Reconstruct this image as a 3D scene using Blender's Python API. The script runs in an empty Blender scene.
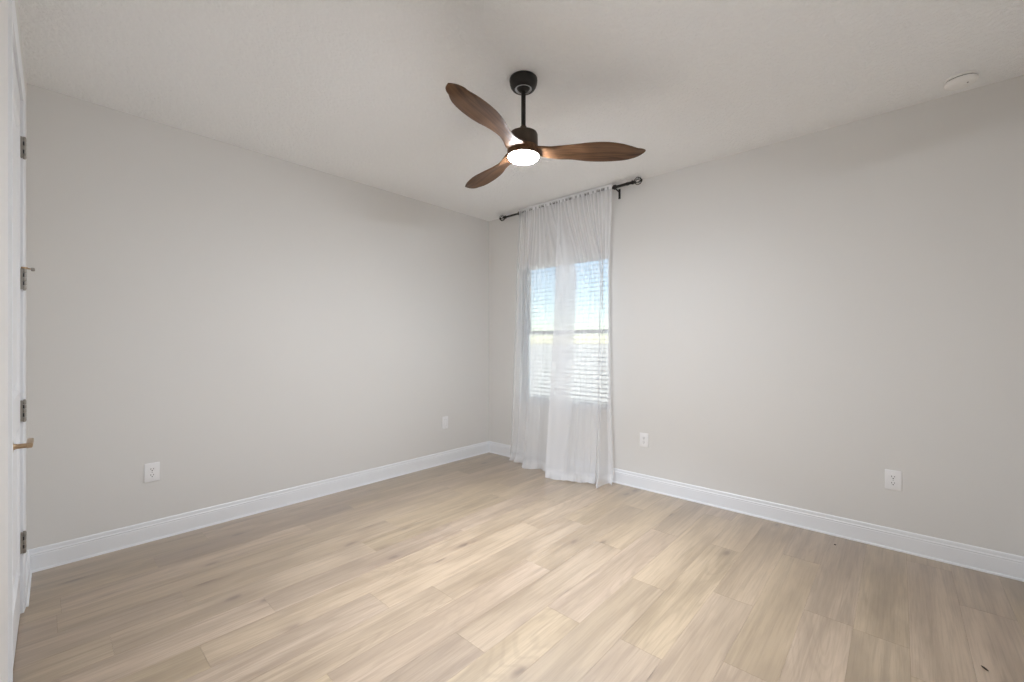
import bpy, bmesh, math, random
from mathutils import Vector, Matrix

S = bpy.context.scene
COL = S.collection
random.seed(7)
PI = math.pi

# ------------------------------------------------------------------ camera
cam = bpy.data.cameras.new('camera')
cam_o = bpy.data.objects.new('camera', cam)
COL.objects.link(cam_o)
cam_o.location = (3.6092, -3.5722, 1.2833)
cam_o.rotation_euler = (PI / 2, 0, 0.7367)
cam.sensor_width = 36.0
cam.lens = 36.0 * 426.74 / 1024.0
cam.shift_y = 2.938 / 1024.0
cam.clip_start = 0.02
cam.clip_end = 4000
S.camera = cam_o

# ------------------------------------------------------------------ sky, sun, exposure
SKY_STRENGTH = 0.33
SUN_STRENGTH = 34.0
LAMP_STRENGTH = 520.0
ADDED_BEAM_POWER = 310.0
S.view_settings.view_transform = 'Standard'
S.view_settings.look = 'None'
S.view_settings.gamma = 1.0
S.view_settings.use_curve_mapping = False
S.view_settings.exposure = 0.0

w = bpy.data.worlds.new('daylight_sky')
S.world = w
w.use_nodes = True
wn = w.node_tree.nodes
wl = w.node_tree.links
wn.clear()
wo = wn.new('ShaderNodeOutputWorld')
wb = wn.new('ShaderNodeBackground')
sk = wn.new('ShaderNodeTexSky')
sk.sky_type = 'NISHITA'
sk.sun_disc = False
sk.sun_elevation = math.radians(48)
sk.sun_rotation = math.radians(200)
sk.air_density = 1.0
sk.dust_density = 0.4
sk.ozone_density = 1.6
wb.inputs['Strength'].default_value = SKY_STRENGTH
wl.new(sk.outputs[0], wb.inputs['Color'])
wl.new(wb.outputs[0], wo.inputs['Surface'])

sun = bpy.data.lights.new('sun', 'SUN')
sun.energy = SUN_STRENGTH
sun.angle = math.radians(0.6)
sun.color = (1.0, 0.96, 0.90)
sun_o = bpy.data.objects.new('sun', sun)
COL.objects.link(sun_o)
sun_o.rotation_euler = (math.radians(22), 0, math.radians(-20))    # shines from behind the house (towards +y)

S.cycles.use_denoising = True
S.cycles.max_bounces = 16
S.cycles.diffuse_bounces = 8
S.cycles.transparent_max_bounces = 24
S.cycles.sample_clamp_indirect = 0.0

# ------------------------------------------------------------------ materials
def nmat(name):
    m = bpy.data.materials.new(name)
    m.use_nodes = True
    nt = m.node_tree
    b = nt.nodes['Principled BSDF']
    return m, nt, b

def simple(name, col, rough=0.5, metal=0.0, spec=0.5, bump=0.0, bscale=200.0, coat=0.0, vary=0.03):
    m, nt, b = nmat(name)
    b.inputs['Roughness'].default_value = rough
    b.inputs['Metallic'].default_value = metal
    b.inputs['Specular IOR Level'].default_value = spec
    b.inputs['Coat Weight'].default_value = coat
    tc = nt.nodes.new('ShaderNodeTexCoord')
    nz = nt.nodes.new('ShaderNodeTexNoise')
    nz.inputs['Scale'].default_value = bscale
    nz.inputs['Detail'].default_value = 3
    nt.links.new(tc.outputs['Object'], nz.inputs['Vector'])
    rp = nt.nodes.new('ShaderNodeValToRGB')
    rp.color_ramp.elements[0].color = (*[c * (1 - vary) for c in col], 1)
    rp.color_ramp.elements[1].color = (*[min(1, c * (1 + vary)) for c in col], 1)
    nt.links.new(nz.outputs['Fac'], rp.inputs['Fac'])
    nt.links.new(rp.outputs['Color'], b.inputs['Base Color'])
    if bump:
        bp = nt.nodes.new('ShaderNodeBump')
        bp.inputs['Strength'].default_value = bump
        bp.inputs['Distance'].default_value = 0.002
        nt.links.new(nz.outputs['Fac'], bp.inputs['Height'])
        nt.links.new(bp.outputs['Normal'], b.inputs['Normal'])
    return m

M = {}
M['wall'] = simple('wall_paint', (0.760, 0.751, 0.733), 0.62, bump=0.10, bscale=110, vary=0.006, spec=0.3)
M['trim'] = simple('trim_paint', (0.870, 0.890, 0.920), 0.38, vary=0.006, spec=0.4)
M['door'] = simple('door_paint', (0.870, 0.885, 0.910), 0.36, vary=0.006, spec=0.4)
M['plastic'] = simple('white_plastic', (0.90, 0.90, 0.91), 0.35, vary=0.01)
M['detector'] = simple('detector_plastic', (0.90, 0.89, 0.87), 0.45, vary=0.01)
M['slot'] = simple('dark_slot', (0.03, 0.03, 0.035), 0.6)
M['screw'] = simple('screw_metal', (0.62, 0.62, 0.62), 0.35, metal=0.8)
M['black'] = simple('black_metal', (0.018, 0.016, 0.014), 0.42, metal=0.3, vary=0.2)
M['bronze'] = simple('dark_bronze', (0.060, 0.041, 0.028), 0.45, metal=0.35, vary=0.15)
M['steel'] = simple('brushed_steel', (0.62, 0.62, 0.62), 0.30, metal=0.95)
M['nickel'] = simple('satin_nickel', (0.36, 0.34, 0.31), 0.34, metal=0.85, vary=0.08)
M['brass'] = simple('aged_brass', (0.46, 0.33, 0.21), 0.34, metal=0.8, vary=0.12, bscale=60)
M['rubber'] = simple('pale_rubber', (0.55, 0.50, 0.42), 0.6)
M['blind'] = simple('slat_backlit_grey', (0.40, 0.40, 0.40), 0.45, vary=0.01)  # white slats coloured grey: their backlit shade is put into the colour
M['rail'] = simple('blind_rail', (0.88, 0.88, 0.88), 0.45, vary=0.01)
M['cord'] = simple('blind_cord', (0.72, 0.72, 0.72), 0.8)
M['vinyl'] = simple('window_vinyl', (0.84, 0.85, 0.86), 0.4, vary=0.01)
M['sill'] = simple('sill_stone', (0.82, 0.82, 0.82), 0.25, vary=0.03, bscale=30)
M['chip'] = simple('dark_chip', (0.035, 0.024, 0.016), 0.7, vary=0.3)
M['bounce_slab'] = simple('bounce_slab_white', (0.80, 0.80, 0.79), 0.9, vary=0.04, bscale=3)  # pale surface of the added reflector outside the window
M['field'] = simple('dry_field', (0.112, 0.113, 0.113), 0.95, vary=0.25, bscale=1.5)

# knockdown ceiling
m, nt, b = nmat('ceiling_texture')
b.inputs['Base Color'].default_value = (0.940, 0.945, 0.945, 1)
b.inputs['Roughness'].default_value = 0.8
b.inputs['Specular IOR Level'].default_value = 0.2
tc = nt.nodes.new('ShaderNodeTexCoord')
n1 = nt.nodes.new('ShaderNodeTexNoise'); n1.inputs['Scale'].default_value = 42; n1.inputs['Detail'].default_value = 5; n1.inputs['Roughness'].default_value = 0.62
nt.links.new(tc.outputs['Object'], n1.inputs['Vector'])
mr = nt.nodes.new('ShaderNodeMapRange'); mr.inputs['From Min'].default_value = 0.42; mr.inputs['From Max'].default_value = 0.56
nt.links.new(n1.outputs['Fac'], mr.inputs['Value'])
bp = nt.nodes.new('ShaderNodeBump'); bp.inputs['Strength'].default_value = 0.70; bp.inputs['Distance'].default_value = 0.004
nt.links.new(mr.outputs['Result'], bp.inputs['Height']); nt.links.new(bp.outputs['Normal'], b.inputs['Normal'])
M['ceiling'] = m

# plank floor
m, nt, b = nmat('oak_plank_floor')
N, L = nt.nodes, nt.links
def math_n(op, a, c=None, d=None):
    n = N.new('ShaderNodeMath'); n.operation = op
    for i, v in enumerate((a, c, d)):
        if v is None: continue
        if isinstance(v, (int, float)): n.inputs[i].default_value = v
        else: L.new(v, n.inputs[i])
    return n.outputs[0]
def smooth(v, a, c, lo=0.0, hi=1.0):
    n = N.new('ShaderNodeMapRange'); n.interpolation_type = 'SMOOTHSTEP'
    L.new(v, n.inputs['Value']); n.inputs['From Min'].default_value = a; n.inputs['From Max'].default_value = c
    n.inputs['To Min'].default_value = lo; n.inputs['To Max'].default_value = hi
    return n.outputs['Result']
def mixc(f, a, c, blend='MIX'):
    n = N.new('ShaderNodeMix'); n.data_type = 'RGBA'; n.blend_type = blend
    if isinstance(f, (int, float)): n.inputs['Factor'].default_value = f
    else: L.new(f, n.inputs['Factor'])
    for k, v in (('A', a), ('B', c)):
        s = [i for i in n.inputs if i.name == k and i.type == 'RGBA'][0]
        if isinstance(v, tuple): s.default_value = (*v, 1)
        else: L.new(v, s)
    return [o for o in n.outputs if o.type == 'RGBA'][0]
tc = N.new('ShaderNodeTexCoord')
at = N.new('ShaderNodeAttribute'); at.attribute_name = 'plank'
sa = N.new('ShaderNodeSeparateColor'); L.new(at.outputs['Color'], sa.inputs[0])
tone, s1, s2 = sa.outputs[0], sa.outputs[1], sa.outputs[2]
sx = N.new('ShaderNodeSeparateXYZ'); L.new(tc.outputs['Object'], sx.inputs[0])
def coords(kx, ky, ks=37.0):
    c = N.new('ShaderNodeCombineXYZ')
    L.new(math_n('MULTIPLY_ADD', s1, ks, math_n('MULTIPLY', sx.outputs[0], kx)), c.inputs[0])
    L.new(math_n('MULTIPLY_ADD', s2, ks, math_n('MULTIPLY', sx.outputs[1], ky)), c.inputs[1])
    L.new(math_n('MULTIPLY', s1, 91.0), c.inputs[2])
    return c.outputs[0]
def noise(v, det=3.0, rough=0.5, dist=0.0):
    n = N.new('ShaderNodeTexNoise'); n.inputs['Scale'].default_value = 1.0
    n.inputs['Detail'].default_value = det; n.inputs['Roughness'].default_value = rough; n.inputs['Distortion'].default_value = dist
    L.new(v, n.inputs['Vector']); return n.outputs['Fac']
broad = noise(coords(9.0, 0.9), 3.0, 0.55, 0.4)
streak = noise(coords(34.0, 1.6), 4.0, 0.6, 0.3)
fine = noise(coords(120.0, 3.5), 4.0, 0.7)
cath = noise(coords(6.0, 0.75), 1.5, 0.45, 0.6)
rings = math_n('SINE', math_n('MULTIPLY', cath, 95.0))
smudge = noise(coords(5.0, 2.2), 2.0, 0.5)
vo = N.new('ShaderNodeTexVoronoi'); vo.feature = 'F1'; vo.inputs['Scale'].default_value = 1.0
kc = N.new('ShaderNodeVectorMath'); kc.operation = 'ADD'
L.new(coords(7.6, 3.0), kc.inputs[0])
dn = N.new('ShaderNodeTexNoise'); dn.inputs['Scale'].default_value = 1.6; dn.inputs['Detail'].default_value = 2
L.new(coords(14.0, 6.0), dn.inputs['Vector'])
ds = N.new('ShaderNodeVectorMath'); ds.operation = 'SCALE'; ds.inputs['Scale'].default_value = 0.16
L.new(dn.outputs['Color'], ds.inputs[0]); L.new(ds.outputs[0], kc.inputs[1])
L.new(kc.outputs[0], vo.inputs['Vector'])
kr = N.new('ShaderNodeSeparateColor'); L.new(vo.outputs['Color'], kr.inputs[0])
kpick = smooth(kr.outputs[0], 0.56, 0.66)
core = math_n('MULTIPLY', smooth(vo.outputs['Distance'], 0.05, 0.19, 1.0, 0.0), kpick)
halo = math_n('MULTIPLY', smooth(vo.outputs['Distance'], 0.06, 0.42, 1.0, 0.0), kpick)
light, mid, dark = (0.432, 0.322, 0.213), (0.330, 0.240, 0.152), (0.195, 0.134, 0.078)
c0 = mixc(smooth(broad, 0.36, 0.64), mid, light)
c1 = mixc(math_n('MULTIPLY', smooth(streak, 0.46, 0.70), 0.46), c0, dark)
c2 = mixc(math_n('MULTIPLY', smooth(rings, 0.1, 1.0), math_n('MULTIPLY', smooth(s2, 0.35, 0.75), 0.21)), c1, dark)
c3 = mixc(math_n('MULTIPLY', smooth(fine, 0.42, 0.68), 0.32), c2, dark)
c4 = mixc(math_n('MULTIPLY', smooth(smudge, 0.50, 0.70), 0.34), c3, dark)
c5 = mixc(math_n('MULTIPLY', halo, 0.42), c4, (0.22, 0.15, 0.10))
c6 = mixc(math_n('MULTIPLY', core, 0.78), c5, (0.13, 0.085, 0.055))
tm = N.new('ShaderNodeMix'); tm.data_type = 'RGBA'; tm.blend_type = 'MULTIPLY'; tm.inputs['Factor'].default_value = 1.0
tv = smooth(tone, 0.0, 1.0, 0.925, 1.05)
tcmb = N.new('ShaderNodeCombineColor')
L.new(tv, tcmb.inputs[0]); L.new(tv, tcmb.inputs[1]); L.new(math_n('MULTIPLY', tv, smooth(s1, 0.0, 1.0, 0.95, 1.06)), tcmb.inputs[2])
ia = [i for i in tm.inputs if i.type == 'RGBA']
L.new(c6, ia[0]); L.new(tcmb.outputs[0], ia[1])
L.new([o for o in tm.outputs if o.type == 'RGBA'][0], b.inputs['Base Color'])
b.inputs['Specular IOR Level'].default_value = 1.0
b.inputs['Coat Weight'].default_value = 1.0
b.inputs['Coat Roughness'].default_value = 0.32
L.new(smooth(fine, 0.2, 0.8, 0.30, 0.42), b.inputs['Roughness'])
bp = N.new('ShaderNodeBump'); bp.inputs['Strength'].default_value = 0.12; bp.inputs['Distance'].default_value = 0.001
L.new(fine, bp.inputs['Height']); L.new(bp.outputs['Normal'], b.inputs['Normal'])
M['floor'] = m
M['gap'] = simple('plank_gap', (0.22, 0.165, 0.115), 0.9)

# walnut blades: grain runs along local x
m, nt, b = nmat('walnut_blade')
N, L = nt.nodes, nt.links
tc = N.new('ShaderNodeTexCoord')
mp = N.new('ShaderNodeMapping'); mp.inputs['Scale'].default_value = (3.0, 34.0, 20.0)
L.new(tc.outputs['Object'], mp.inputs['Vector'])
nz = N.new('ShaderNodeTexNoise'); nz.inputs['Scale'].default_value = 1.6; nz.inputs['Detail'].default_value = 5; nz.inputs['Distortion'].default_value = 0.6
L.new(mp.outputs[0], nz.inputs['Vector'])
rp = N.new('ShaderNodeValToRGB')
rp.color_ramp.elements[0].position = 0.30; rp.color_ramp.elements[0].color = (0.050, 0.023, 0.010, 1)
rp.color_ramp.elements[1].position = 0.72; rp.color_ramp.elements[1].color = (0.170, 0.086, 0.040, 1)
L.new(nz.outputs['Fac'], rp.inputs['Fac']); L.new(rp.outputs['Color'], b.inputs['Base Color'])
b.inputs['Roughness'].default_value = 0.55
b.inputs['Specular IOR Level'].default_value = 0.25
M['walnut'] = m

# lamp lens
m, nt, b = nmat('lamp_lens')
b.inputs['Base Color'].default_value = (0.9, 0.88, 0.82, 1)
b.inputs['Emission Color'].default_value = (0.955, 1.0, 1.07, 1)
b.inputs['Emission Strength'].default_value = LAMP_STRENGTH
M['lens'] = m

# window glass
m, nt, b = nmat('window_glass')
N, L = nt.nodes, nt.links
N.remove(b)
out = [n for n in N if n.type == 'OUTPUT_MATERIAL'][0]
tr = N.new('ShaderNodeBsdfTransparent'); tr.inputs['Color'].default_value = (0.93, 0.96, 0.95, 1)
gl = N.new('ShaderNodeBsdfGlossy'); gl.inputs['Roughness'].default_value = 0.02
fr = N.new('ShaderNodeFresnel'); fr.inputs['IOR'].default_value = 1.45
mx = N.new('ShaderNodeMixShader')
L.new(fr.outputs[0], mx.inputs[0]); L.new(tr.outputs[0], mx.inputs[1]); L.new(gl.outputs[0], mx.inputs[2]); L.new(mx.outputs[0], out.inputs['Surface'])
M['glass'] = m

# sheer voile
m, nt, b = nmat('sheer_voile')
N, L = nt.nodes, nt.links
N.remove(b)
out = [n for n in N if n.type == 'OUTPUT_MATERIAL'][0]
tr = N.new('ShaderNodeBsdfTransparent'); tr.inputs['Color'].default_value = (1, 1, 1, 1)
df = N.new('ShaderNodeBsdfDiffuse'); df.inputs['Color'].default_value = (0.97, 0.98, 1.0, 1)
tl = N.new('ShaderNodeBsdfTranslucent'); tl.inputs['Color'].default_value = (0.97, 0.98, 1.0, 1)
ma = N.new('ShaderNodeMixShader'); ma.inputs[0].default_value = 0.27
L.new(df.outputs[0], ma.inputs[1]); L.new(tl.outputs[0], ma.inputs[2])
at = N.new('ShaderNodeAttribute'); at.attribute_name = 'weave'
tc = N.new('ShaderNodeTexCoord'); mp = N.new('ShaderNodeMapping'); mp.inputs['Scale'].default_value = (900, 900, 900)
L.new(tc.outputs['Object'], mp.inputs['Vector'])
nz = N.new('ShaderNodeTexNoise'); nz.inputs['Scale'].default_value = 1.0; L.new(mp.outputs[0], nz.inputs['Vector'])
ad = N.new('ShaderNodeMath'); ad.operation = 'MULTIPLY_ADD'; ad.inputs[1].default_value = 0.08; L.new(nz.outputs['Fac'], ad.inputs[0])
sb = N.new('ShaderNodeMath'); sb.operation = 'SUBTRACT'; sb.use_clamp = True; sb.inputs[1].default_value = 0.04
L.new(at.outputs['Fac'], ad.inputs[2]); L.new(ad.outputs[0], sb.inputs[0])
mx = N.new('ShaderNodeMixShader')
L.new(sb.outputs[0], mx.inputs[0]); L.new(tr.outputs[0], mx.inputs[1]); L.new(ma.outputs[0], mx.inputs[2]); L.new(mx.outputs[0], out.inputs['Surface'])
M['sheer'] = m

# ------------------------------------------------------------------ mesh helpers
class MB:
    def __init__(s): s.bm = bmesh.new()
    def box(s, x0, y0, z0, x1, y1, z1, bev=0.0, seg=2):
        t = bmesh.new()
        bmesh.ops.create_cube(t, size=1.0)
        for v in t.verts:
            v.co = Vector((x0 + (v.co.x + .5) * (x1 - x0), y0 + (v.co.y + .5) * (y1 - y0), z0 + (v.co.z + .5) * (z1 - z0)))
        if bev: bmesh.ops.bevel(t, geom=t.edges[:], offset=bev, segments=seg, affect='EDGES', profile=0.5)
        s.merge(t); return s
    def merge(s, t, mat=None):
        if mat is not None: t.transform(mat)
        me = bpy.data.meshes.new('tmp'); t.to_mesh(me); t.free()
        s.bm.from_mesh(me); bpy.data.meshes.remove(me); return s
    def lathe(s, prof, seg=48, mat=None, close=True):
        t = bmesh.new(); rings = []
        for r, z in prof:
            if r < 1e-6: rings.append([t.verts.new((0, 0, z))])
            else: rings.append([t.verts.new((r * math.cos(2 * PI * i / seg), r * math.sin(2 * PI * i / seg), z)) for i in range(seg)])
        for a, c in zip(rings, rings[1:]):
            for i in range(seg):
                j = (i + 1) % seg
                if len(a) == 1 and len(c) == 1: continue
                if len(a) == 1: t.faces.new((a[0], c[j], c[i]))
                elif len(c) == 1: t.faces.new((a[i], a[j], c[0]))
                else: t.faces.new((a[i], a[j], c[j], c[i]))
        if close:
            for rg, rev in ((rings[0], True), (rings[-1], False)):
                if len(rg) > 1: t.faces.new(rg[::-1] if rev else rg)
        bmesh.ops.recalc_face_normals(t, faces=t.faces[:])
        return s.merge(t, mat)
    def tube(s, pts, rad, seg=12, closed=False):
        pts = [Vector(p) for p in pts]; n = len(pts); t = bmesh.new(); rings = []
        up = None
        for i, p in enumerate(pts):
            if closed: d = (pts[(i + 1) % n] - pts[i - 1]).normalized()
            else: d = (pts[min(i + 1, n - 1)] - pts[max(i - 1, 0)]).normalized()
            if up is None:
                up = Vector((0, 0, 1)) if abs(d.z) < .9 else Vector((1, 0, 0))
            a = d.cross(up).normalized(); bb = a.cross(d).normalized(); up = bb
            r = rad[i] if isinstance(rad, (list, tuple)) else rad
            rings.append([t.verts.new(p + a * r * math.cos(2 * PI * k / seg) + bb * r * math.sin(2 * PI * k / seg)) for k in range(seg)])
        rng = range(n) if closed else range(n - 1)
        for i in rng:
            a, c = rings[i], rings[(i + 1) % n]
            for k in range(seg):
                j = (k + 1) % seg; t.faces.new((a[k], a[j], c[j], c[k]))
        if not closed:
            t.faces.new(rings[0][::-1]); t.faces.new(rings[-1])
        bmesh.ops.recalc_face_normals(t, faces=t.faces[:])
        return s.merge(t)
    def prism(s, prof, p0, p1, mat_fn):
        """extrude a closed 2D profile (a, z) from station p0 to p1; mat_fn(station, a, z) -> point"""
        t = bmesh.new()
        A = [t.verts.new(mat_fn(p0, a, z)) for a, z in prof]
        B = [t.verts.new(mat_fn(p1, a, z)) for a, z in prof]
        n = len(prof)
        for i in range(n):
            j = (i + 1) % n; t.faces.new((A[i], A[j], B[j], B[i]))
        t.faces.new(A[::-1]); t.faces.new(B)
        bmesh.ops.recalc_face_normals(t, faces=t.faces[:])
        return s.merge(t)
    def build(s, name, mat, parent=None, smooth=None, loc=None, rot=None):
        me = bpy.data.meshes.new(name); s.bm.to_mesh(me); s.bm.free()
        o = bpy.data.objects.new(name, me); COL.objects.link(o)
        me.materials.append(M[mat] if isinstance(mat, str) else mat)
        if smooth is not None:
            for p in me.polygons: p.use_smooth = True
            me.set_sharp_from_angle(angle=math.radians(smooth))
        if parent: o.parent = parent
        if loc: o.location = loc
        if rot: o.rotation_euler = rot
        return o

def empty(name, loc=(0, 0, 0), rz=0.0, parent=None):
    o = bpy.data.objects.new(name, None); COL.objects.link(o)
    o.location = loc; o.rotation_euler = (0, 0, rz); o.empty_display_size = 0.05
    if parent: o.parent = parent
    return o
def tag(o, label, cat, group=None):
    o['label'] = label; o['category'] = cat
    if group: o['group'] = group
    return o
def structure(o):
    o['kind'] = 'structure'; return o

# ------------------------------------------------------------------ room shell
H = 2.74
WX, WY = 4.19, -3.80
CY, CA = -3.6280, -0.0145            # the door wall starts here and leans a little
WT = 0.16
OX0, OX1, OZ0, OZ1 = 0.470, 1.588, 0.648, 2.165      # window opening
DX0, DX1, DH = 0.520, 1.333, 2.435                  # door slab in the door wall's own axes

structure(MB().box(-.30, -5.00, H, 4.50, .40, H + .15).build('ceiling', 'ceiling'))
structure(MB().box(-WT, -3.95, -.05, 0, .30, H).build('wall_left', 'wall'))
wb_ = MB()
wb_.box(0, 0, -.05, OX0, .20, H).box(OX1, 0, -.05, WX, .20, H).box(OX0, 0, -.05, OX1, .20, OZ0).box(OX0, 0, OZ1, OX1, .20, H)
bmesh.ops.remove_doubles(wb_.bm, verts=wb_.bm.verts[:], dist=1e-5)
structure(wb_.build('wall_right', 'wall'))
wc = MB()
jx0, jx1, jh = DX0 - .006, DX1 + .006, DH + .006
wc.box(0, -.14, -.05, jx0 - .02, 0, H).box(jx1 + .02, -.14, -.05, 4.22, 0, H).box(jx0 - .02, -.14, jh + .02, jx1 + .02, 0, H)
CW = dict(loc=(0, CY, 0), rot=(0, 0, CA))
structure(wc.build('wall_front', 'wall', **CW))
structure(MB().box(WX, -3.95, -.05, WX + .15, .20, H).build('wall_rear', 'wall'))

cl = MB()
cl.box(-.16, -4.95, -.05, 4.34, -4.80, H).box(-.16, -4.80, -.05, -.01, -3.95, H).box(2.30, -4.80, -.05, 2.45, -3.75, H)
structure(cl.build('wall_light_block', 'wall'))  # unseen walls added behind the door to keep sunlight from leaking in
structure(MB().box(-.16, -4.95, -.10, 4.34, -3.93, -.002).build('floor_light_block', 'gap'))  # unseen floor added with them, same purpose
# planks: rows parallel to the left wall, end joints where the photo shows them
PW = 0.1868
known = {2.335: [-1.91, -.725], 2.895: [-1.235], 3.270: [-1.096], .841: [-3.088, -1.894, -.74], 1.026: [-3.37], 1.401: [-3.121, -.764],
         1.588: [-2.436], 1.774: [-2.18, -.983], 1.961: [-1.637], 2.148: [-2.335], 2.522: [-1.396], 3.082: [-.53], 3.829: [-.535],
         .654: [-3.524, -1.145], 1.214: [-1.628], .280: [-1.932]}
bmf = bmesh.new()
lay = bmf.faces.layers.float_color.new('plank')
k0 = math.floor((0 - 2.335) / PW) - 1
g = 0.0003
rf = random.Random(21)
BR = {(2.895, 1): .98, (3.270, 1): .06, (2.522, 1): .75, (3.082, 0): .62, (3.829, 0): .85, (1.214, 0): .25, (.841, 1): .35}
for k in range(k0, 12):
    x0 = 2.335 + PW * k
    kk = next((v for q, v in known.items() if abs(q - x0) < .01), None)
    js = sorted(kk) if kk else [rf.uniform(-2.6, -1.4)]
    while js[-1] < .1: js.append(js[-1] + 1.19)
    while js[0] > -3.9: js.insert(0, js[0] - 1.19)
    xa, xb = max(x0, -.02), min(x0 + PW, WX + .02)
    if xb - xa < .01: continue
    for n_, (a, c) in enumerate(zip(js, js[1:])):
        a2, c2 = max(a, -3.9), min(c, .05)
        if c2 - a2 < .02: continue
        tone = rf.random()
        for (q, side), tv_ in BR.items():
            if abs(q - x0) < .01 and kk:
                j0 = sorted(known[min(known, key=lambda z: abs(z - x0))])[0 if len(kk) == 1 else -1]
                if (side == 1 and abs(a - j0) < .01) or (side == 0 and abs(c - j0) < .01): tone = tv_
        vs = [bmf.verts.new(p) for p in ((xa + g, a2 + g, 0), (xb - g, a2 + g, 0), (xb - g, c2 - g, 0), (xa + g, c2 - g, 0))]
        lo = [bmf.verts.new((v.co.x, v.co.y, -.004)) for v in vs]
        fs = [bmf.faces.new(vs)] + [bmf.faces.new((vs[i], lo[i], lo[(i + 1) % 4], vs[(i + 1) % 4])) for i in range(4)]
        cc = (tone, rf.random(), rf.random(), 1)
        for f_ in fs: f_[lay] = cc
nplank = len(bmf.faces)
t = bmesh.new(); bmesh.ops.create_cube(t, size=1.0)
for v in t.verts: v.co = Vector((2.1 + v.co.x * 4.6, -1.85 + v.co.y * 4.2, -.0515 + v.co.z * .1))
me_ = bpy.data.meshes.new('t'); t.to_mesh(me_); t.free(); bmf.from_mesh(me_); bpy.data.meshes.remove(me_)
bmf.faces.ensure_lookup_table()
for f_ in bmf.faces[nplank:]: f_.material_index = 1
fm = bpy.data.meshes.new('floor'); bmf.to_mesh(fm); bmf.free()
fl = bpy.data.objects.new('floor', fm); COL.objects.link(fl)
fm.materials.append(M['floor']); fm.materials.append(M['gap'])
structure(fl)

# baseboards with a moulded top and a small shoe at the floor
BP = [(0, 0), (.0180, 0), (.0180, .004), (.0165, .0095), (.0125, .0125), (.0120, .014), (.0120, .0910), (.0105, .0945), (.0105, .0975), (.0125, .1000),
      (.0125, .1025), (.0100, .1060), (.0085, .1085), (.0085, .1220), (.0070, .1280), (.0040, .1315), (0, .1315)]
BP = [(a * .75, z) for a, z in BP]
def run(name, fn, p0, p1):
    return structure(MB().prism(BP, p0, p1, fn).build(name, 'trim'))
ANG = math.tan(CA)
run('baseboard_left', lambda p, a, z: Vector((a, (-a if p else CY + a * ANG + a), z)), 0, 1)
run('baseboard_right', lambda p, a, z: Vector(((WX - a if p else a), -a, z)), 0, 1)
bc = MB()
CAS0, CAS1 = jx0 - .058, jx1 + .058
bc.prism(BP, .001, CAS0 - .0005, lambda p, a, z: Vector((p + (a if p < .01 else 0), a * 1.5, z)))
structure(bc.build('baseboard_front', 'trim', **CW))
bc = MB(); bc.prism(BP, CAS1 + .0005, 4.19, lambda p, a, z: Vector((p - (a if p > 4 else 0), a, z)))
structure(bc.build('baseboard_near', 'trim', **CW))
structure(MB().prism(BP, CY - .10, 0, lambda p, a, z: Vector((WX - a, p - (a if p > -.1 else -a), z))).build('baseboard_rear', 'trim'))

# ------------------------------------------------------------------ door in the front wall
cas = MB()
CP = [(0, 0), (0, .0055), (.004, .0075), (.010, .0080), (.016, .0072), (.020, .0080), (.040, .0100), (.052, .0110), (.058, .0098), (.058, 0)]   # across the width, off the wall
def side(sgn, xi):
    return lambda z, a, o: Vector((xi + sgn * a, o, z + (a if z > 1 else 0)))
cas.prism(CP, 0, jh, side(-1, jx0)); cas.prism(CP, 0, jh, side(1, jx1))
cas.prism(CP, 0, 1, lambda p, a, o: Vector(((jx1 + a) if p else (jx0 - a), o, jh + a)))
casing = structure(cas.build('trim_1', 'trim', **CW))
jm = MB()
jm.box(jx0 - .02, -.14, 0, jx0, .0, jh).box(jx1, -.14, 0, jx1 + .02, .0, jh).box(jx0 - .02, -.14, jh, jx1 + .02, .0, jh + .02)
jm.box(jx0, -.085, 0, jx0 + .012, -.055, jh).box(jx1 - .012, -.085, 0, jx1, -.055, jh).box(jx0, -.085, jh - .012, jx1, -.055, jh)
jm.build('jamb', 'trim', casing)

DF = -.004                                   # door face behind the wall plane
door = MB()
st, rail_b, rail_t, mid0, mid1 = .118, .225, .150, .900, 1.055
x0, x1 = DX0, DX1
zb, zt = .012, DH
def slab(b_, xa, xb, za, zb_, d0): b_.box(xa, DF - .035, za, xb, d0, zb_)
slab(door, x0, x0 + st, zb, zt, DF); slab(door, x1 - st, x1, zb, zt, DF)
slab(door, x0 + st, x1 - st, zb, rail_b, DF); slab(door, x0 + st, x1 - st, zt - rail_t, zt, DF); slab(door, x0 + st, x1 - st, mid0, mid1, DF)
for za, zc in ((rail_b, mid0), (mid1, zt - rail_t)):
    slab(door, x0 + st, x1 - st, za, zc, DF - .012)
bmesh.ops.remove_doubles(door.bm, verts=door.bm.verts[:], dist=1e-5)
dr = structure(door.build('door_1', 'door', **CW))
for za, zc in ((rail_b, mid0), (mid1, zt - rail_t)):
    pm = MB()
    PP = [(0, -.0125), (0, .001), (.006, .002), (.014, -.003), (.022, -.009), (.034, -.0115), (.034, -.0125)]
    xa, xb = x0 + st, x1 - st
    pm.prism(PP, 0, 1, lambda p, a, o: Vector(((xa + a) if not p else (xb - a), DF + o, za + a)))
    pm.prism(PP, 0, 1, lambda p, a, o: Vector(((xa + a) if not p else (xb - a), DF + o, zc - a)))
    pm.prism(PP, 0, 1, lambda p, a, o: Vector((xa + a, DF + o, (za + a) if not p else (zc - a))))
    pm.prism(PP, 0, 1, lambda p, a, o: Vector((xb - a, DF + o, (za + a) if not p else (zc - a))))
    pm.box(xa + .055, DF - .0125, za + .055, xb - .055, DF - .004, zc - .055, bev=.006)
    pm.build('panel_moulding', 'door', dr)
HZ = [.338, .965, 1.592, 2.218]
HH = .098
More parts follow.
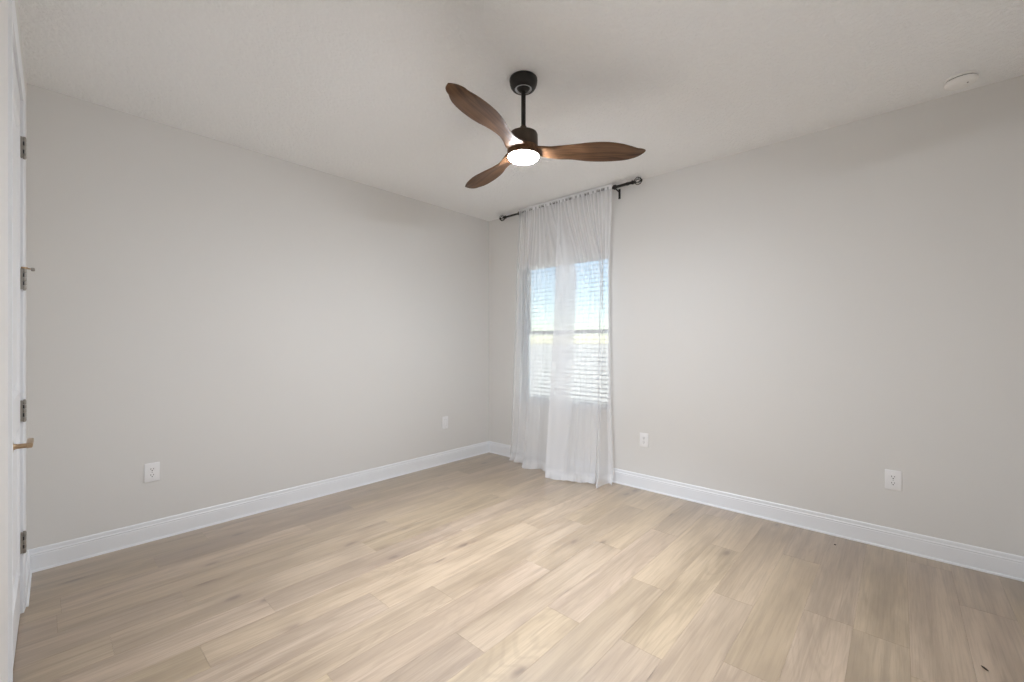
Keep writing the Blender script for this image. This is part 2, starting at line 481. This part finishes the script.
for i, hz in enumerate(HZ):
    hb = MB()
    n_ = 5
    for q in range(n_):
        z0 = hz - HH / 2 + q * HH / n_
        hb.lathe([(0, z0 + .0006), (.0062, z0 + .0006), (.0068, z0 + .0014), (.0068, z0 + HH / n_ - .0014), (.0062, z0 + HH / n_ - .0006), (0, z0 + HH / n_ - .0006)], 16,
                 Matrix.Translation((DX0 - .003, DF + .0125, 0)))
    hb.lathe([(0, hz - HH / 2 - .005), (.004, hz - HH / 2 - .004), (.0045, hz - HH / 2), (0, hz - HH / 2)], 16, Matrix.Translation((DX0 - .003, DF + .0125, 0)))
    hb.lathe([(0, hz + HH / 2), (.0045, hz + HH / 2), (.004, hz + HH / 2 + .004), (0, hz + HH / 2 + .005)], 16, Matrix.Translation((DX0 - .003, DF + .0125, 0)))
    h_ = hb.build('hinge', 'nickel', dr, smooth=40)
    lf = MB()
    lf.box(DX0 - .0075, DF - .030, hz - HH / 2, DX0 - .0050, DF + .006, hz + HH / 2, bev=.0006)
    lf.box(DX0 - .0010, DF - .003, hz - HH / 2, DX0 + .010, DF + .0075, hz + HH / 2, bev=.0006)
    lf.build('hinge_leaf', 'nickel', h_)
    sl = MB()
    for q in (1, 3):
        z0 = hz - HH / 2 + q * HH / n_
        sl.box(DX0 + .0005, DF + .0070, z0 + .001, DX0 + .0065, DF + .0126, z0 + HH / n_ - .001, bev=.0006)
    sl.build('knuckle_dark_reflection', 'slot', h_)  # dark blocks stand in for dark reflections on two of the knuckles
    if i == 2:
        ds_ = MB()
        zc_ = hz + HH / 2 + .004
        px_, py_ = DX0 - .003, DF + .0125
        ds_.lathe([(0, zc_ - .004), (.011, zc_ - .004), (.011, zc_ + .005), (0, zc_ + .005)], 20, Matrix.Translation((px_, py_, 0)))
        ds_.tube([(px_, py_, zc_), (px_ + .004, py_ + .014, zc_ - .001), (px_ + .008, py_ + .024, zc_ - .003)], .0032, 10)
        ds_.tube([(px_, py_, zc_), (px_ - .014, py_ + .016, zc_)], .0032, 10)
        dso = ds_.build('hinge_pin_stop', 'brass', dr, smooth=40)
        tp = MB()
        tp.lathe([(0, -.006), (.0075, -.006), (.0085, -.003), (.0085, .004), (.006, .007), (0, .007)], 20,
                 Matrix.Translation((px_ + .009, py_ + .027, zc_ - .004)) @ Matrix.Rotation(-PI / 2, 4, 'X'))
        tp.build('bumper', 'nickel', dso, smooth=40)

# lever handle
LX, LZ = DX1 - .068, .915
lv = MB()
yrot = Matrix.Translation((LX, DF, LZ)) @ Matrix.Rotation(-PI / 2, 4, 'X')
lv.lathe([(0, 0), (.030, 0), (.030, .005), (.027, .009), (.012, .011), (.0105, .014), (.0085, .020), (.0085, .044), (0, .044)], 32, yrot)
lvo = lv.build('lever_handle', 'brass', dr, smooth=35)
lg = MB()
lg.box(LX - .118, DF + .040, LZ - .0085, LX + .012, DF + .057, LZ + .0085, bev=.004, seg=3)
lg.build('lever_grip', 'brass', lvo, smooth=40)

# ------------------------------------------------------------------ window
win = MB()
F0, F1 = .105, .175                     # frame depth range in the opening
fw_ = .020
zm = (OZ0 + OZ1) / 2 + .0
win.box(OX0, F0, OZ0, OX0 + fw_, F1, OZ1, bev=.003).box(OX1 - fw_, F0, OZ0, OX1, F1, OZ1, bev=.003)
win.box(OX0 + fw_, F0, OZ0, OX1 - fw_, F1, OZ0 + fw_, bev=.003).box(OX0 + fw_, F0, OZ1 - fw_, OX1 - fw_, F1, OZ1, bev=.003)
wo_ = structure(win.build('window_1', 'vinyl'))
for nm, za, zc, ya, yc_ in (('lower_sash', OZ0 + fw_, zm + .022, F0 + .006, F0 + .030), ('upper_sash', zm - .022, OZ1 - fw_, F0 + .036, F0 + .060)):
    s_ = MB(); r_ = .026
    xa, xb = OX0 + fw_, OX1 - fw_
    s_.box(xa, ya, za, xa + r_, yc_, zc, bev=.002).box(xb - r_, ya, za, xb, yc_, zc, bev=.002)
    s_.box(xa + r_, ya, za, xb - r_, yc_, za + r_, bev=.002).box(xa + r_, ya, zc - r_, xb - r_, yc_, zc, bev=.002)
    so = s_.build(nm, 'vinyl', wo_)
    MB().box(xa + r_, (ya + yc_) / 2 - .002, za + r_, xb - r_, (ya + yc_) / 2 + .002, zc - r_).build('pane', 'glass', so)
MB().box(OX0 + .001, -.018, OZ0 - .002, OX1 - .001, F0 - .001, OZ0 + .016, bev=.004).build('window_sill', 'sill', wo_)

# blind with open slats inside the opening
BY = .062
bl = empty('window_blind', (0, BY, OZ1))
tag(bl, 'white horizontal slat blind, slats open, hanging inside the window behind the sheer curtain', 'blind')
bx0, bx1 = OX0 + .012, OX1 - .012
hd = MB(); hd.box(bx0, -.030, -.040, bx1, .030, -.003, bev=.004); hd.box(bx0 - .002, -.036, -.050, bx1 + .002, -.030, -.002, bev=.002)
hd.build('headrail', 'rail', bl)
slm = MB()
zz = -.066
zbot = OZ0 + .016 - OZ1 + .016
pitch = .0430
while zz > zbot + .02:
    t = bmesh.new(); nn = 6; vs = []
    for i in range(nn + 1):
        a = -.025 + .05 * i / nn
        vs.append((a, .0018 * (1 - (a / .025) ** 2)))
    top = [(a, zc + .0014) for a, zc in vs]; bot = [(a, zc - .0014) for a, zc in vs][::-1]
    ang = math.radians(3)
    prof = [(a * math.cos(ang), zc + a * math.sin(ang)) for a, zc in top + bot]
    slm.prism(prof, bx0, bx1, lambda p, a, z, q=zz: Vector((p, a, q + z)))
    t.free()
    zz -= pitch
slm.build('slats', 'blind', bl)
MB().box(bx0, -.026, zbot - .012, bx1, .026, zbot + .008, bev=.004).build('bottom_rail', 'rail', bl)
for cxp in (.16, .53, .90):
    c_ = MB(); xx = bx0 + (bx1 - bx0) * cxp
    for yy in (-.0275, .0275): c_.tube([(xx, yy, -.05), (xx, yy, zbot)], .0011, 6)
    c_.build('ladder_cord', 'cord', bl)
wd = MB(); wd.tube([(bx1 - .06, -.042, -.062), (bx1 - .06, -.045, -.55)], .0042, 8)
wd.build('tilt_wand', 'plastic', bl, smooth=40)

# ground outside
structure(MB().box(-9, .20, -.45, 12, 6.0, -.25).build('bounce_slab', 'bounce_slab'))  # unseen slab added below the sightline to bounce sunlight into the room
structure(MB().box(-900, 6.0, -.48, 900, 2500, -.27).build('ground', 'field'))

# ------------------------------------------------------------------ curtain rod
RY, RZ = -.090, 2.700
RX0, RX1 = .345, 1.885
rod = empty('curtain_rod', (RX0, RY, RZ))
tag(rod, 'black curtain rod with cage finials mounted high on the wall above the window', 'curtain rod')
rx = Matrix.Rotation(PI / 2, 4, 'Y')
ln = RX1 - RX0
rb = MB(); rb.lathe([(0, 0), (.0105, 0), (.0105, ln * .55), (.0125, ln * .55 + .002), (.0125, ln), (0, ln)], 24, rx)
rb.build('pole', 'black', rod, smooth=40)
for sgn, xx in ((-1, 0.0), (1, ln)):
    f_ = MB()
    R_ = Matrix.Translation((xx, 0, 0)) @ Matrix.Rotation(sgn * PI / 2, 4, 'Y')
    f_.lathe([(0, -.014), (.0165, -.014), (.0175, -.010), (.0175, .000), (.0130, .004), (.0130, .010), (.0165, .013), (.0150, .017), (0, .018)], 24, R_)
    fo = f_.build('finial', 'black', rod, smooth=40)
    MB().lathe([(0, .070), (.0110, .071), (.0120, .075), (.0085, .081), (0, .084)], 20, R_).build('end_cap', 'black', fo, smooth=40)
    cg = MB(); rr, zc_ = .0310, .044
    for q in range(7):
        a0 = 2 * PI * q / 7; pts = []
        for i in range(15):
            th = PI * (.08 + .84 * i / 14); tw = a0 + (i / 14 - .5) * 1.1
            v = R_ @ Vector((rr * math.sin(th) * math.cos(tw), rr * math.sin(th) * math.sin(tw), zc_ - rr * math.cos(th)))
            pts.append(v)
        cg.tube(pts, .0030, 8)
    cg.build('cage', 'black', fo, smooth=50)
for xx in (.560 - RX0, 1.706 - RX0):
    br = MB()
    br.lathe([(0, -.010), (.0200, -.010), (.0210, -.007), (.0210, .007), (.0200, .010), (0, .010)], 24, Matrix.Translation((xx, 0, 0)) @ rx)
    br.tube([(xx, .012, -.010), (xx, .045, -.016), (xx, -RY - .012, -.022), (xx, -RY - .007, -.040)], .0062, 10)
    br.box(xx - .010, -RY - .007, -.085, xx + .010, -RY - .0002, .006, bev=.002)
    br.build('bracket', 'black', rod, smooth=40)
for xx in (.24, ln - .055):
    cb = MB(); cb.lathe([(0, -.008), (.0150, -.008), (.0150, .008), (0, .008)], 20, Matrix.Translation((xx - .0, 0, 0)) @ rx)
    cb.build('collar', 'black', rod, smooth=40)

# ------------------------------------------------------------------ sheer curtain
def P(u, v, axis, val):
    """point of the scene under a photo pixel on the plane axis = val"""
    yaw = -.7367
    fwv = Vector((math.sin(yaw), math.cos(yaw), 0)); rtv = Vector((math.cos(yaw), -math.sin(yaw), 0))
    d = fwv + rtv * ((u - 512) / 426.74) + Vector((0, 0, -(v - 343.938) / 426.74))
    c = Vector((3.6092, -3.5722, 1.2833))
    return c + d * ((val - c[axis]) / d[axis])
# columns: (top fraction, x & y at window height, x & y at the hem)
cols = [
    (.000, (.500, -.075), (.405, -.075)),
    (.045, (.560, -.120), (.470, -.125)),
    (.075, (.600, -.075), (.520, -.055)),
    (.120, (.690, -.135), (.545, -.140)),
    (.155, (.675, -.080), (.640, -.070)),
    (.215, (.800, -.145), (.740, -.235)),
    (.270, (.900, -.095), (.850, -.160)),
    (.330, (1.060, -.105), (1.000, -.190)),
    (.400, (1.315, -.120), (1.230, -.175)),
    (.460, (1.120, -.205), (1.085, -.325)),
    (.520, (1.330, -.125), (1.290, -.285)),
    (.600, (1.385, -.085), (1.390, -.250)),
    (.690, (1.475, -.105), (1.490, -.200)),
    (.760, (1.590, -.135), (1.545, -.165)),
    (.800, (1.545, -.075), (1.510, -.100)),
    (.870, (1.615, -.150), (1.628, -.250)),
    (.930, (1.600, -.080), (1.650, -.110)),
    (1.00, (1.650, -.095), (1.695, -.095)),
]
def cr(p0, p1, p2, p3, t):
    return .5 * ((2 * p1) + (p2 - p0) * t + (2 * p0 - 5 * p1 + 4 * p2 - p3) * t * t + (3 * p1 - p0 - 3 * p2 + p3) * t * t * t)
def along(vals, s):
    n = len(vals) - 1; f = min(max(s * n, 0), n - 1e-6); i = int(f); t = f - i
    g_ = lambda k: vals[min(max(k, 0), n)]
    return cr(g_(i - 1), g_(i), g_(i + 1), g_(i + 2), t)
NS, NT = 420, 60
TX0, TX1 = .574, 1.690
rc = random.Random(5)
ph = [rc.uniform(0, 6.28) for _ in range(6)]
bmc = bmesh.new(); wv = []
grid = []
zs = [2.732, 2.724, 2.716, 2.708, 2.700, 2.692, 2.684] + [2.676 - (2.676 - .004) * ((i / (NT - 7)) ** 1.0) for i in range(NT - 6)]
for j, z in enumerate(zs):
    row = []
    for i in range(NS + 1):
        s = i / NS
        tf = along([c[0] for c in cols], s)
        xt = TX0 + (TX1 - TX0) * tf
        xm, ym = along([c[1][0] for c in cols], s), along([c[1][1] for c in cols], s)
        xb, yb = along([c[2][0] for c in cols], s), along([c[2][1] for c in cols], s)
        gather = math.sin(s * 2 * PI * 31 + ph[0] + 1.2 * math.sin(s * 23)) + .5 * math.sin(s * 2 * PI * 53 + ph[1])
        if z > 1.9:
            q = (2.732 - z) / (2.732 - 1.9); q = q * q * (3 - 2 * q)
            x = xt + (xm - xt) * q; y = (RY - .022) + (ym - (RY - .022)) * q
        else:
            q = (1.9 - z) / 1.9; q2 = q ** 1.25
            x = xm + (xb - xm) * q2; y = ym + (yb - ym) * q2
        amp = .0045 * math.exp(-(2.70 - min(z, 2.70)) / .55) + .0016
        if z < .05: amp += .004
        y -= amp * gather * (.35 if z > 2.67 else 1.0) + (0 if z < 2.67 else .002)
        x += .003 * math.sin(z * 3.1 + s * 40) * min(1, (2.73 - z))
        if z < .10:                          # hem breaks on the floor
            k_ = (0.10 - z) / .10
            y -= .030 * k_ * k_ * (.5 + .5 * math.sin(s * 47 + ph[2]))
            x += .012 * k_ * math.sin(s * 61 + ph[3])
        zz_ = z + (.006 * (1 + math.sin(s * 2 * PI * 9 + ph[4])) if j == len(zs) - 1 else 0)
        y = min(y, -.020)
        row.append(bmc.verts.new((x, y, zz_)))
        dens = .58
        gg = .5 + .5 * math.sin(s * 2 * PI * 31 + ph[0] + 1.2 * math.sin(s * 23) + 1.0)
        dens += (.22 * gg * math.exp(-(2.72 - min(z, 2.72)) / .9)) - .05
        if z > 2.712: dens = .86
        elif z > 2.686:
            v_ = math.sin(s * 2 * PI * 27 + 3.0 * math.sin(s * 11)) + .9 * math.sin(s * 2 * PI * 7.3 + 1.0) + .6 * math.sin(s * 2 * PI * 43 + 2.0)
            dens = .24 + .68 / (1 + math.exp(-3.5 * (v_ - .1)))
        if s < .20: dens *= .70 + .30 * s / .20
        if z < .09: dens = max(dens, .72)
        wv.append(min(.95, dens))
    grid.append(row)
for a, c in zip(grid, grid[1:]):
    for i in range(NS): bmc.faces.new((a[i], a[i + 1], c[i + 1], c[i]))
cm = bpy.data.meshes.new('sheer_curtain'); bmc.to_mesh(cm); bmc.free()
att = cm.attributes.new('weave', 'FLOAT', 'POINT')
att.data.foreach_set('value', wv)
for p in cm.polygons: p.use_smooth = True
cm.materials.append(M['sheer'])
cu = bpy.data.objects.new('sheer_curtain', cm); COL.objects.link(cu)
tag(cu, 'floor-length white sheer curtain gathered on the black rod in front of the window', 'curtain')

# ------------------------------------------------------------------ ceiling fan
FX, FY = 2.080, -1.793
fan = empty('ceiling_fan', (FX, FY, 2.34))
tag(fan, 'three-blade ceiling fan with walnut propeller blades, black downrod and lit round lamp', 'ceiling fan')
Z = lambda z: z - 2.34
cp = MB()
cp.lathe([(.0, Z(2.7395)), (.0735, Z(2.7395)), (.0760, Z(2.737)), (.0770, Z(2.728)), (.0750, Z(2.712)), (.0700, Z(2.697)), (.0620, Z(2.685)), (.0540, Z(2.6795)), (.0480, Z(2.680)), (.0470, Z(2.688)), (.0, Z(2.688))], 64)
cpo = cp.build('canopy', 'black', fan, smooth=40)
rg_ = MB(); rg_.lathe([(.036, Z(2.6895)), (.0465, Z(2.6895)), (.0465, Z(2.682)), (.0440, Z(2.679)), (.0410, Z(2.680)), (.0395, Z(2.685)), (.036, Z(2.686))], 48, close=False)
rg_.build('trim_ring', 'steel', cpo, smooth=50)
bb_ = MB(); bb_.lathe([(.0, Z(2.690)), (.0330, Z(2.688)), (.0315, Z(2.680)), (.0250, Z(2.673)), (.0150, Z(2.669)), (.0, Z(2.669))], 40)
bb_.build('hanger_ball', 'black', cpo, smooth=50)
dr_ = MB(); dr_.lathe([(0, Z(2.450)), (.0125, Z(2.450)), (.0125, Z(2.688)), (0, Z(2.688))], 28)
dr_.build('downrod', 'black', fan, smooth=40)
mh = MB(); mh.lathe([(0, Z(2.478)), (.0165, Z(2.478)), (.0175, Z(2.474)), (.0175, Z(2.466)), (.0205, Z(2.456)), (.0280, Z(2.448)), (.0420, Z(2.445)), (.0660, Z(2.442)), (.0750, Z(2.437)), (.0790, Z(2.427)), (.0795, Z(2.372)), (.0780, Z(2.362)), (0, Z(2.362))], 64)
mh.build('motor_housing', 'bronze', fan, smooth=35)
hb_ = MB(); hb_.lathe([(0, Z(2.364)), (.0760, Z(2.364)), (.0850, Z(2.359)), (.0890, Z(2.347)), (.0885, Z(2.330)), (.0870, Z(2.323)), (.0830, Z(2.320)), (0, Z(2.320))], 64)
hb_.build('blade_hub', 'walnut', fan, smooth=40)
lk = MB(); lk.lathe([(0, Z(2.321)), (.0830, Z(2.321)), (.0862, Z(2.319)), (.0868, Z(2.3120)), (.0842, Z(2.3114)), (.0836, Z(2.316)), (.0, Z(2.3165))], 64)
lk.build('lamp_ring', 'walnut', fan, smooth=40)
le = MB(); le.lathe([(.0825, Z(2.3150)), (.0835, Z(2.3125)), (.0832, Z(2.3085)), (.0808, Z(2.3035)), (.0740, Z(2.2975)), (.0600, Z(2.2918)), (.0420, Z(2.2880)), (.0200, Z(2.2862)), (0, Z(2.2857))], 64, close=False)
bm_l = bpy.data.lights.new('added_beam', 'SPOT')          # spot added under the lens to brighten the floor and its bounce
bm_l.energy = ADDED_BEAM_POWER
bm_l.color = (0.900, 1.0, 1.16)
bm_l.spot_size = math.radians(92)
bm_l.spot_blend = 1.0
bm_l.shadow_soft_size = 0.0
bm_o = bpy.data.objects.new('added_beam', bm_l); COL.objects.link(bm_o)
bm_o.location = (FX, FY, 2.282)
le.build('lamp_lens', 'lens', fan, smooth=60)

KR = [.050, .10, .15, .20, .28, .36, .44, .52, .58, .625]
CCW = [.0560, .0578, .0549, .0559, .0649, .0825, .0918, .0879, .0776, .0616]
CWW = [.0600, .0579, .0440, .0405, .0523, .0716, .0798, .0735, .0578, .0368]
TIP = .6755
KZ = KR + [TIP]
DCC = [.0080, .0060, -.0070, -.0135, -.0115, -.0115, -.0100, -.0086, -.0070, -.0025, .0100]
DCW = [.0000, .0020, .0085, .0160, .0200, .0207, .0205, .0161, .0105, .0085, .0105]
THK = [.024, .022, .019, .016, .014, .013, .012, .011, .010, .008, .004]
def interp(xs, ys, x):
    if x <= xs[0]: return ys[0]
    n_ = len(xs)
    for i in range(n_ - 1):
        if x <= xs[i + 1]:
            t_ = (x - xs[i]) / (xs[i + 1] - xs[i])
            h_ = xs[i + 1] - xs[i]
            d = lambda k: (ys[min(k + 1, n_ - 1)] - ys[max(k - 1, 0)]) / (xs[min(k + 1, n_ - 1)] - xs[max(k - 1, 0)])
            a_, b_ = d(i) * h_, d(i + 1) * h_
            return (2 * t_ ** 3 - 3 * t_ ** 2 + 1) * ys[i] + (t_ ** 3 - 2 * t_ ** 2 + t_) * a_ + (-2 * t_ ** 3 + 3 * t_ ** 2) * ys[i + 1] + (t_ ** 3 - t_ ** 2) * b_
    return ys[-1]
def width(tab, r):
    if r <= KR[-1]: return interp(KR, tab, r)
    q = (r - KR[-1]) / (TIP - KR[-1])
    return max(.0012, tab[-1] * math.sqrt(max(0, 1 - q ** 1.6)))
def blade_mesh():
    t = bmesh.new(); NR, NC = 70, 18
    rs = []
    for i in range(NR + 1):
        f_ = i / NR
        rs.append(.050 + (TIP - .050) * (1 - (1 - f_) ** 1.7))
    top, bot = [], []
    for r in rs:
        c, w_ = width(CCW, r), width(CWW, r)
        zc_, zw = interp(KZ, DCC, r), interp(KZ, DCW, r); th = interp(KZ, THK, r)
        ru, rl = [], []
        for k in range(NC + 1):
            q = k / NC; yy = -w_ + (c + w_) * q
            e = math.sqrt(max(0, 1 - (2 * q - 1) ** 4))
            zm_ = zw + (zc_ - zw) * q + .005 * (1 - (2 * q - 1) ** 2) * min(1, r / .3)
            xx = math.sqrt(max(r * r - yy * yy * .55, .0004))
            ru.append(t.verts.new((xx, yy, zm_ + th * .5 * (e * .8 + .2))))
            rl.append(t.verts.new((xx, yy, zm_ - th * .5 * (e * .8 + .2))))
        top.append(ru); bot.append(rl)
    for i in range(NR):
        for k in range(NC):
            t.faces.new((top[i][k], top[i + 1][k], top[i + 1][k + 1], top[i][k + 1]))
            t.faces.new((bot[i][k], bot[i][k + 1], bot[i + 1][k + 1], bot[i + 1][k]))
        t.faces.new((top[i][0], bot[i][0], bot[i + 1][0], top[i + 1][0]))
        t.faces.new((top[i][NC], top[i + 1][NC], bot[i + 1][NC], bot[i][NC]))
    for e_ in (0, NR):
        for k in range(NC):
            t.faces.new((top[e_][k], top[e_][k + 1], bot[e_][k + 1], bot[e_][k]))
    bmesh.ops.recalc_face_normals(t, faces=t.faces[:])
    b_ = MB(); b_.merge(t); return b_
first = blade_mesh().build('blade', 'walnut', fan, smooth=55)
first.location = (0, 0, -.001)
first.rotation_euler = (0, 0, math.radians(43.33))
for a in (163.33, 283.33):
    c_ = first.copy(); COL.objects.link(c_); c_.parent = fan
    c_.rotation_euler = (0, 0, math.radians(a))

# ------------------------------------------------------------------ outlets: local y points into the wall, x right, z up
def outlet(name, loc, rz, label):
    r = empty(name, loc, rz); tag(r, label, 'outlet', 'white wall outlets')
    MB().box(-.0395, -.0065, -.061, .0395, -.0002, .061, bev=.0032, seg=3).build('cover_plate', 'plastic', r, smooth=40)
    for zc_ in (.0195, -.0195):
        t = bmesh.new(); pts = []
        for i in range(40):
            a = 2 * PI * i / 40
            pts.append((max(-.0172, min(.0172, .0195 * math.cos(a))), max(-.0135, min(.0135, .0172 * math.sin(a)))))
        f_ = MB()
        f_.prism(pts, -.0082, -.0050, lambda p, a, z: Vector((a, p, z + zc_)))
        rec = f_.build('receptacle', 'plastic', r)
        s_ = MB()
        s_.box(-.0082, -.0088, zc_ - .0008, -.0056, -.0070, zc_ + .0082).box(.0054, -.0088, zc_ + .0004, .0080, -.0070, zc_ + .0074)
        s_.lathe([(0, 0), (.0030, 0), (.0030, .0018), (0, .0018)], 14, Matrix.Translation((0, -.0070, zc_ - .0075)) @ Matrix.Rotation(PI / 2, 4, 'X'))
        s_.build('socket_slot', 'slot', rec)
        t.free()
    MB().lathe([(0, 0), (.0034, 0), (.0030, .0012), (0, .0014)], 16, Matrix.Translation((0, -.0064, 0)) @ Matrix.Rotation(PI / 2, 4, 'X')).build('screw', 'screw', r)
    return r
outlet('wall_outlet', (0, -3.088, .447), PI / 2, 'white outlet on the left wall, the one nearer the door')
outlet('wall_outlet', (1.944, 0, .436), 0, 'white outlet on the window wall just right of the sheer curtain')
outlet('wall_outlet', (3.582, 0, .434), 0, 'white outlet on the window wall far from the curtain, below blank wall')
# the narrow plate near the corner: flat one-piece insert
pl = empty('wall_plate', (0, -.663, .440), PI / 2)
tag(pl, 'small white wall plate with one tall flat insert on left wall near the far corner', 'wall plate')
MB().box(-.0380, -.0065, -.066, .0380, -.0002, .066, bev=.0032, seg=3).build('cover_plate', 'plastic', pl, smooth=40)
ins = MB(); ins.box(-.0165, -.0090, -.0335, .0165, -.0050, .0335, bev=.0015).build('insert', 'plastic', pl)
fr_ = MB()
for xa, xb, za, zb_ in ((-.0185, -.0165, -.0355, .0355), (.0165, .0185, -.0355, .0355), (-.0185, .0185, .0335, .0355), (-.0185, .0185, -.0355, -.0335)):
    fr_.box(xa, -.0069, za, xb, -.0060, zb_)
fr_.build('insert_gap', 'screw', pl)
for zc_ in (.0485, -.0485):
    MB().lathe([(0, 0), (.0030, 0), (.0026, .0012), (0, .0014)], 16, Matrix.Translation((0, -.0064, zc_)) @ Matrix.Rotation(PI / 2, 4, 'X')).build('screw', 'screw', pl)

# ------------------------------------------------------------------ smoke detector
sd = empty('smoke_detector', (3.860, -.187, H))
tag(sd, 'round white smoke detector on the ceiling above the window wall', 'smoke detector')
MB().lathe([(0, -.0002), (.0690, -.0002), (.0700, -.003), (.0700, -.010), (.0680, -.0120), (0, -.0120)], 64).build('base_plate', 'detector', sd, smooth=40)
MB().lathe([(0, -.0115), (.0630, -.0115), (.0630, -.0165), (0, -.0165)], 64).build('vent_gap', 'slot', sd, smooth=40)
MB().lathe([(0, -.0160), (.0665, -.0160), (.0672, -.0180), (.0660, -.0270), (.0610, -.0350), (.0500, -.0395), (.0300, -.0415), (0, -.0420)], 64).build('cover', 'detector', sd, smooth=40)
MB().lathe([(0, -.0400), (.0120, -.0400), (.0115, -.0440), (0, -.0445)], 28, Matrix.Translation((.016, .010, 0))).build('test_button', 'detector', sd, smooth=40)
MB().lathe([(0, -.0395), (.0040, -.0395), (.0035, -.0426), (0, -.0428)], 16, Matrix.Translation((.024, -.020, 0))).build('indicator', 'slot', sd, smooth=40)

# ------------------------------------------------------------------ crumbs on the floor
def chip(name, loc, rz, lx, ly, lz, label):
    rr_ = random.Random(int(lx * 1e4))
    t = bmesh.new(); bmesh.ops.create_icosphere(t, subdivisions=2, radius=1.0)
    for v in t.verts:
        k_ = 1 + rr_.uniform(-.16, .16)
        v.co = Vector((v.co.x * lx * k_, v.co.y * ly * k_, (v.co.z + 1) * lz * (1 + rr_.uniform(0, .08))))
    b_ = MB(); b_.merge(t)
    o = b_.build(name, 'chip', None, loc=loc, rot=(0, 0, rz)); tag(o, label, 'debris')
chip('wood_chip', (3.860, -1.070, .0002), -.95, .0150, .0042, .0026, 'dark sliver of debris on the floor planks in the near right corner')
chip('speck', (3.306, -.170, .0002), .4, .0062, .0045, .0024, 'tiny dark speck on the floor close to the window wall baseboard')
